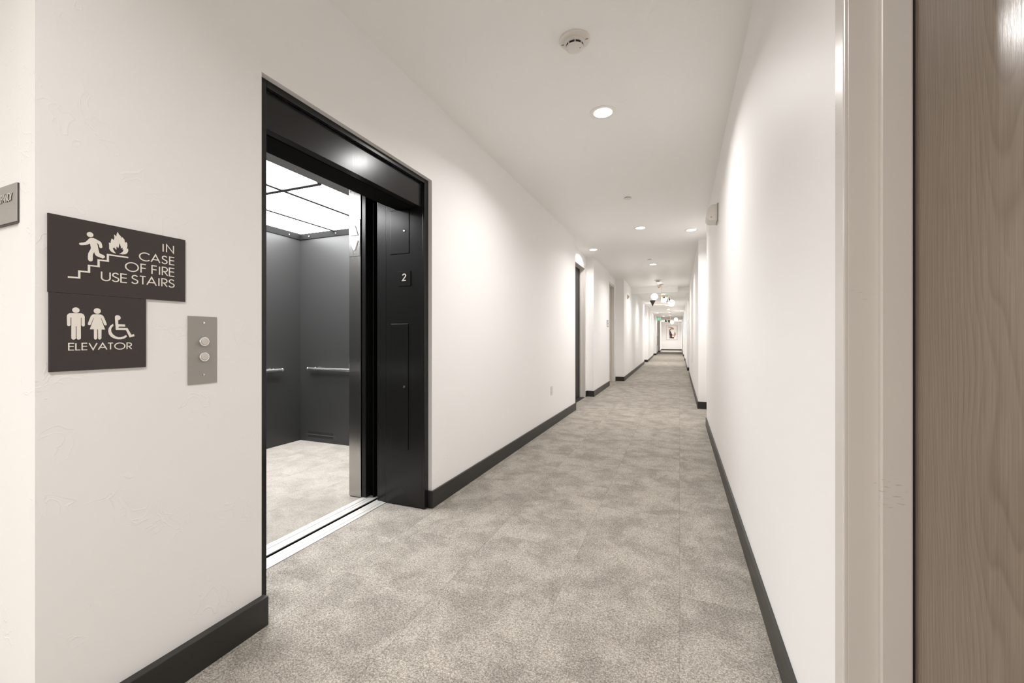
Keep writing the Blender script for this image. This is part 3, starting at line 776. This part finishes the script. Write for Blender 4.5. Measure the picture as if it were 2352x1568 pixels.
# room sign, strobe, cabinet
rs = thing('room_number_sign', 'small taupe room sign beside the second recessed door on the left', 'sign', (-1.578, 10.09, 1.49))
mb = MB(); mb.box(-1.582, -1.570, 9.96, 10.22, 1.412, 1.566); mb.build('sign_panel', M['arttaupe'] if 'arttaupe' in M else M['artgrey'], rs, bevel=0.001)
mb = MB(); mb.box(-1.570, -1.5685, 10.03, 10.15, 1.495, 1.548); mb.box(-1.570, -1.5685, 10.03, 10.15, 1.428, 1.475); mb.build('pale_insert', M['cream'], rs)
hang(rs)
sb = thing('alarm_strobe', 'small beige square fire alarm strobe high on the left wall', 'alarm', (-1.393, 12.47, 2.32))
mb = MB(); mb.box(-1.395, -1.362, 12.40, 12.55, 2.272, 2.388); mb.build('housing', M['offwhite'], sb, bevel=0.006)
mb = MB(); mb.box(-1.362, -1.345, 12.43, 12.48, 2.30, 2.36); mb.build('strobe_lens', M['artgrey'], sb, bevel=0.003)
hang(sb)
fc = thing('extinguisher_cabinet', 'tall narrow grey cabinet on the left wall near the corridor end', 'cabinet', (-1.56, 34.0, 0.98))
mb = MB(); mb.box(-1.562, -1.530, 33.6, 34.4, 0.61, 1.345); mb.build('cabinet_box', M['artgrey'], fc, bevel=0.006)
mb = MB(); mb.box(-1.530, -1.522, 33.66, 34.34, 0.66, 1.295); cdo = mb.build('cabinet_door', M['plate'], fc)
mb = MB(); mb.cyl((-1.522, 33.72, 0.97), (-1.50, 33.72, 0.97), 0.012); mb.build('knob', M['chrome'], cdo)
hang(fc)

# emergency light on the right wall
em = thing('emergency_light', 'rounded white emergency light fixture high on the right wall', 'light', (RX, 4.24, 2.27))
mb = MB()
prof = [(0.0, 2.199), (0.045, 2.199)] + [(0.055 + 0.043*math.sin(a), 2.242 - 0.043*math.cos(a)) for a in [math.radians(8*i) for i in range(0, 12)]] + [(0.097 - 0.060*(1 - math.cos(a)), 2.246 + 0.092*math.sin(a)) for a in [math.radians(9*i) for i in range(1, 10)]] + [(0.0, 2.342)]
mb.prism([(-a, b) for a, b in prof], lambda a, b, d: (RX - 0.010 + a*0.92, d, b), 4.19, 4.38)
mb.build('housing', M['white'], em, bevel=0.005)
mb = MB(); mb.box(RX - 0.008, RX, 4.178, 4.392, 2.195, 2.347); mb.build('back_plate', M['white'], em, bevel=0.003)
mb = MB(); mb.box(RX - 0.0105, RX - 0.008, 4.1795, 4.3905, 2.197, 2.345); mb.build('shadow_gap', M['dark'], em)
mb = MB(); mb.lathe([(0.006, 0), (0.006, 0.004), (0.003, 0.005)], (RX - 0.060, 4.1905, 2.226), (0, -1, 0), n=14)
mb.build('indicator', M['plate'], em)
hang(em)

# ============================================================ CEILING FITTINGS
def downlight(x, y, label, power=LAMP_W):
    t = thing('downlight', label, 'downlight', (x, y, H), 'recessed ceiling downlights')
    return t
dl0 = None
DL = []
def make_downlight():
    t = thing('downlight', '', 'downlight', (0, 0, H), None)
    mb = MB(); mb.lathe([(0.078, 0.004), (0.090, 0.002), (0.092, 0.0), (0.092, -0.003), (0.080, -0.006), (0.074, -0.004)], (0, 0, H))
    mb.build('trim_ring', M['trim'], t, smooth=True)
    mb = MB(); mb.lathe([(0.0745, -0.0005), (0.0745, -0.0035), (0.06, -0.0042), (0.0, -0.0048)], (0, 0, H))
    mb.build('lamp_lens', M['lens'], t, smooth=True)
    return hang(t)
lamp_data = bpy.data.lights.new('downlight_lamp', 'AREA')
lamp_data.shape = 'DISK'; lamp_data.size = 0.145; lamp_data.energy = LAMP_W; lamp_data.color = LAMP_COL; lamp_data.spread = math.radians(150)
def place_downlight(x, y, label, power=LAMP_W):
    global dl0
    if dl0 is None:
        dl0 = make_downlight(); t = dl0
    else:
        t = dl0.copy(); COL.objects.link(t)
        for ch in [c for c in dl0.children if c.type == 'MESH']:
            c = ch.copy(); COL.objects.link(c); c.parent = t; c.matrix_parent_inverse = ch.matrix_parent_inverse.copy()
    t.location = (x, y, H); t['label'] = label; t['group'] = 'recessed ceiling downlights'
    d = lamp_data
    if abs(power - LAMP_W) > 1e-6:
        d = lamp_data.copy(); d.energy = power
    lo = bpy.data.objects.new('downlight_lamp', d); COL.objects.link(lo)
    lo.parent = t; lo.location = (0, 0, -0.0065)
    return t
mid = [(-0.504, 3.014, 'largest and nearest downlight in the ceiling, ahead of the smoke detector'),
       (-0.526, 6.352, 'second of the mid-ceiling downlights, just past the near sprinkler cap'),
       (-0.532, 9.582, 'third of the mid-ceiling downlights, just past the far sprinkler cap'),
       (-0.532, 12.783, 'mid-ceiling downlight just before the first pendant cluster'),
       (-0.537, 16.077, 'mid-ceiling downlight just in front of the green exit sign'),
       (-0.521, 19.96, 'mid-ceiling downlight level with the left side downlight past the exit sign'),
       (-0.569, 21.488, 'mid-ceiling downlight close behind another, past the exit sign'),
       (-0.563, 24.587, 'mid-ceiling downlight just short of the far pendant cluster'),
       (-0.572, 27.696, 'mid-ceiling downlight just past the far pendant cluster'),
       (-0.595, 30.686, 'second mid-ceiling downlight past the far pendant cluster'),
       (-0.613, 41.0, 'centre one of the three downlights before the end wall')]
side = [(0.16, 6.75, 'downlight by the right wall recess behind the emergency light'),
        (-1.440, 7.594, 'downlight by the first recessed door on the left'),
        (-1.270, 19.859, 'small left side downlight behind the black cone of the near pendant'),
        (0.116, 26.136, 'right side downlight level with the far pendant cluster'),
        (-1.291, 27.693, 'left side downlight just past the far pendant cluster'),
        (-1.068, 32.0, 'tiny left side downlight far down the corridor'),
        (-1.30, 40.8, 'left one of the three downlights before the end wall'),
        (0.03, 41.0, 'right one of the three downlights before the end wall')]
for x, y, lb in mid: place_downlight(x, y, lb, LAMP_W*(1.5 if 'end wall' in lb else 1.0))
for x, y, lb in side: place_downlight(x, y, lb, LAMP_W*(1.3 if 'end wall' in lb else 0.5))
behind = [(-0.50, -0.35, 'downlight in the ceiling above the viewer'), (-0.50, -3.4, 'unseen fill downlight added behind the viewer by the back wall'),
          (-2.60, -1.0, 'lobby downlight nearest the occupancy sign'), (-2.60, -3.4, 'unseen lobby fill downlight added by the back wall'), (-4.9, -1.6, 'unseen lobby fill downlight added farthest from the corridor')]
for x, y, lb in behind: place_downlight(x, y, lb, LAMP_W*(1.15 if 'nearest' in lb or 'above' in lb else 1.8))  # the stronger ones are unseen lamps added as fill light

# smoke detector
def detector(x, y, label, group=None, s=1.0):
    t = thing('smoke_detector', label, 'smoke detector', (x, y, H), group)
    mb = MB(); mb.lathe([(0.083*s, 0), (0.083*s, -0.004), (0.079*s, -0.008), (0.055*s, -0.012)], (x, y, H)); mb.build('base_ring', M['white'], t, smooth=True)
    mb = MB(); mb.lathe([(0.054*s, -0.008), (0.054*s, -0.020), (0.050*s, -0.026), (0.046*s, -0.028)], (x, y, H)); hd = mb.build('sensor_head', M['white'], t, smooth=True)
    mb = MB(); mb.lathe([(0.045*s, -0.028), (0.045*s, -0.040), (0.040*s, -0.040)], (x, y, H)); mb.build('dark_vents', M['dark'], t)
    for i in range(8):
        a = 2*math.pi*(i + 0.35)/8
        mb = MB(); mb.cyl((x + 0.046*s*math.cos(a), y + 0.046*s*math.sin(a), H - 0.028), (x + 0.046*s*math.cos(a), y + 0.046*s*math.sin(a), H - 0.041), 0.0032*s, n=8)
        mb.build('vent_rib', M['white'], hd)
    mb = MB(); mb.lathe([(0.047*s, -0.040), (0.0475*s, -0.043), (0.044*s, -0.047), (0.03*s, -0.051), (0.0, -0.052)], (x, y, H)); mb.build('cap', M['white'], t, smooth=True)
    for q in (-1, 1):
        mb = MB(); mb.box(x + q*0.058*s, x + q*0.072*s, y - 0.003, y + 0.003, H - 0.0125, H - 0.008)
        mb.build('mounting_slot', M['plate'], t)
    mb = MB(); mb.cyl((x + 0.030*s, y - 0.004, H - 0.050), (x + 0.030*s, y - 0.004, H - 0.0525), 0.003, n=10); mb.build('indicator', M['plate'], t)
    return hang(t)
detector(-0.523, 2.228, 'round white smoke detector on the ceiling nearest the viewer')
detector(-0.557, 12.2, 'grey-looking smoke detector before the first pendant cluster', s=1.2)
def spr(x, y, label):
    t = thing('sprinkler_cap', label, 'sprinkler cover', (x, y, H), 'sprinkler caps on the ceiling')
    mb = MB(); mb.lathe([(0.030, 0), (0.030, -0.004), (0.041, -0.005), (0.043, -0.007), (0.041, -0.009), (0.0, -0.0095)], (x, y, H)); mb.build('cap', M['white'], t, smooth=True)
    mb = MB(); mb.lathe([(0.036, 0.0), (0.036, -0.0035)], (x, y, H)); mb.build('cup', M['dark'], t)
    return hang(t)
spr(-0.549, 4.95, 'flat white sprinkler cap between the two nearest mid-ceiling downlights')
spr(-0.567, 8.95, 'flat white sprinkler cap just in front of the third mid-ceiling downlight')
# cup shaped sensor right in front of the beam
t = thing('ceiling_sensor', 'cup shaped cream sensor on the ceiling in front of the beam', 'sensor', (-0.571, 13.35, H))
mb = MB(); mb.lathe([(0.055, 0), (0.055, -0.015), (0.045, -0.05), (0.028, -0.06)], (-0.571, 13.35, H)); mb.build('body', M['offwhite'], t, smooth=True)
mb = MB(); mb.lathe([(0.030, -0.056), (0.028, -0.085), (0.0, -0.09)], (-0.571, 13.35, H)); mb.build('tip', M['brass'], t, smooth=True)
hang(t)

# pendant clusters
def pendant(x, y, zt, label, globes, cones, ball, arms, zlow):
    t = thing('pendant_cluster', label, 'pendant light', (x, y, H), 'brass pendant clusters with opal globes')
    mb = MB(); mb.lathe([(0.06, 0), (0.06, -0.012), (0.015, -0.02)], (x, y, H)); mb.build('canopy', M['brass'], t, smooth=True)
    mb = MB(); mb.cyl((x, y, H - 0.015), (x, y, zlow), 0.006, n=14); mb.build('rod', M['brass'], t)
    for a, b in arms:
        mb = MB(); mb.cyl(a, b, 0.0045, n=12); mb.sphere(a, 0.008, 12); mb.sphere(b, 0.008, 12); mb.build('arm', M['brass'], t)
    for p in globes:
        mb = MB(); mb.sphere(p, 0.097, 32); mb.build('globe', M['globe'], t, smooth=True)
    for p, up in cones:
        mb = MB()
        if up: mb.cyl((p[0], p[1], p[2] - 0.075), (p[0], p[1], p[2] + 0.085), 0.078, 0.003, n=32)
        else: mb.cyl((p[0], p[1], p[2] + 0.085), (p[0], p[1], p[2] - 0.085), 0.085, 0.003, n=32)
        mb.build('cone_shade', M['cone'], t, smooth=True)
    if ball:
        mb = MB(); mb.sphere(ball, 0.028, 20); mb.build('black_ball', M['cone'], t, smooth=True)
    return hang(t)
x, y = -0.498, 13.2
pendant(x, y, H, 'pendant cluster of globes and black cones nearest the viewer, before the exit sign',
        [(-0.693, y, 2.379), (-0.225, y, 2.171)], [((-0.297, y, 2.275), True), ((-0.745, y, 2.180), False)], (-0.429, y - 0.03, 2.344),
        [((-0.61, y, 2.35), (-0.30, y, 2.35)), ((-0.745, y, 2.13), (-0.30, y, 2.13))], 2.11)
x, y = -0.50, 26.0
pendant(x, y, H, 'smaller-looking pendant cluster far down the corridor in front of the artwork',
        [(-0.198, y, 2.246), (-0.400, y, 2.073)], [((-0.738, y, 2.185), True), ((-0.568, y, 2.105), False)], None,
        [((-0.738, y, 2.246), (-0.27, y, 2.246)), ((-0.60, y, 2.19), (-0.40, y, 2.19))], 2.17)

# exit sign
ex = thing('exit_sign', 'green glowing exit sign hanging from the ceiling behind the first pendant', 'exit sign', (-0.477, 16.4, 2.6))
mb = MB(); mb.box(-0.632, -0.322, 16.385, 16.425, 2.455, 2.650); mb.build('housing', M['exitbox'], ex, bevel=0.005)
mb = MB(); mb.box(-0.56, -0.39, 16.395, 16.415, 2.650, H); mb.build('mount', M['white'], ex)
mb = MB(); text(mb, 'EXIT', -0.615, -0.339, 2.475, 2.632, 0.030, fn2, 16.385, 16.380, gap=0.30)
mb.build('lettering', M['exit'], ex)
hang(ex)
ex = thing('exit_sign', 'small pale exit sign high on the left wall far down the corridor', 'exit sign', (-1.56, 31.5, 2.5))
mb = MB(); mb.box(-1.50, -1.20, 31.48, 31.52, 2.40, 2.60); mb.build('housing', M['exitbox'], ex, bevel=0.005)
mb = MB(); mb.box(-1.38, -1.32, 31.49, 31.51, 2.60, H); mb.build('mount', M['white'], ex)
mb = MB(); text(mb, 'EXIT', -1.48, -1.22, 2.42, 2.58, 0.013, fn2, 31.48, 31.476, gap=0.30)
mb.build('lettering', M['exit'], ex)
hang(ex)

# framed artwork on the end wall
AX0, AX1, AZ0, AZ1 = -1.202, -0.215, 1.03, 2.41
ya = YE - 0.05
art = thing('framed_artwork', 'framed abstract print in brown, tan and white on the end wall', 'picture', (-0.71, YE, 1.72))
mb = MB(); w = 0.016
mb.box(AX0, AX1, ya, YE - 0.004, AZ0, AZ0 + w); mb.box(AX0, AX1, ya, YE - 0.004, AZ1 - w, AZ1); mb.box(AX0, AX0 + w, ya, YE - 0.004, AZ0, AZ1); mb.box(AX1 - w, AX1, ya, YE - 0.004, AZ0, AZ1)
mb.build('frame', M['artgrey'], art)
mb = MB(); mb.box(AX0 + w, AX1 - w, ya + 0.012, YE - 0.004, AZ0 + w, AZ1 - w); cv = mb.build('canvas', M['canvas'], art)
def sc(u, v): return (AX0 + w + u*(AX1 - AX0 - 2*w), AZ0 + w + v*(AZ1 - AZ0 - 2*w))
def shape(name, mt, pts, k):
    m = MB(); m.prism([sc(u, v) for u, v in pts], XZ, ya + 0.012 - 0.001*k, ya + 0.012); m.build(name, M[mt], cv)
shape('dark_shape', 'artdark', [(0.27, 0.68), (0.36, 0.66), (0.55, 0.36), (0.62, 0.20), (0.74, 0.15), (0.70, 0.08), (0.34, 0.09), (0.26, 0.40)], 1)
shape('tan_shape', 'arttan', [(0.55, 0.36), (0.68, 0.34), (0.80, 0.60), (0.90, 0.38), (0.78, 0.20), (0.62, 0.16), (0.50, 0.22)], 2)
shape('tan_patch', 'arttan', [(0.15, 0.93), (0.52, 0.90), (0.72, 0.80), (0.66, 0.70), (0.40, 0.76), (0.36, 0.84), (0.16, 0.88)], 2)
shape('dark_patch', 'artdark', [(0.27, 0.72), (0.45, 0.75), (0.43, 0.69), (0.28, 0.66)], 3)
shape('taupe_shape', 'artgrey', [(0.24, 0.08), (0.36, 0.08), (0.34, 0.30), (0.25, 0.34)], 3)
shape('white_triangle', 'artpale', [(0.33, 0.67), (0.80, 0.68), (0.58, 0.33)], 4)
shape('cream_square', 'canvas', [(0.53, 0.18), (0.70, 0.18), (0.72, 0.28), (0.54, 0.30)], 5)
hang(art)
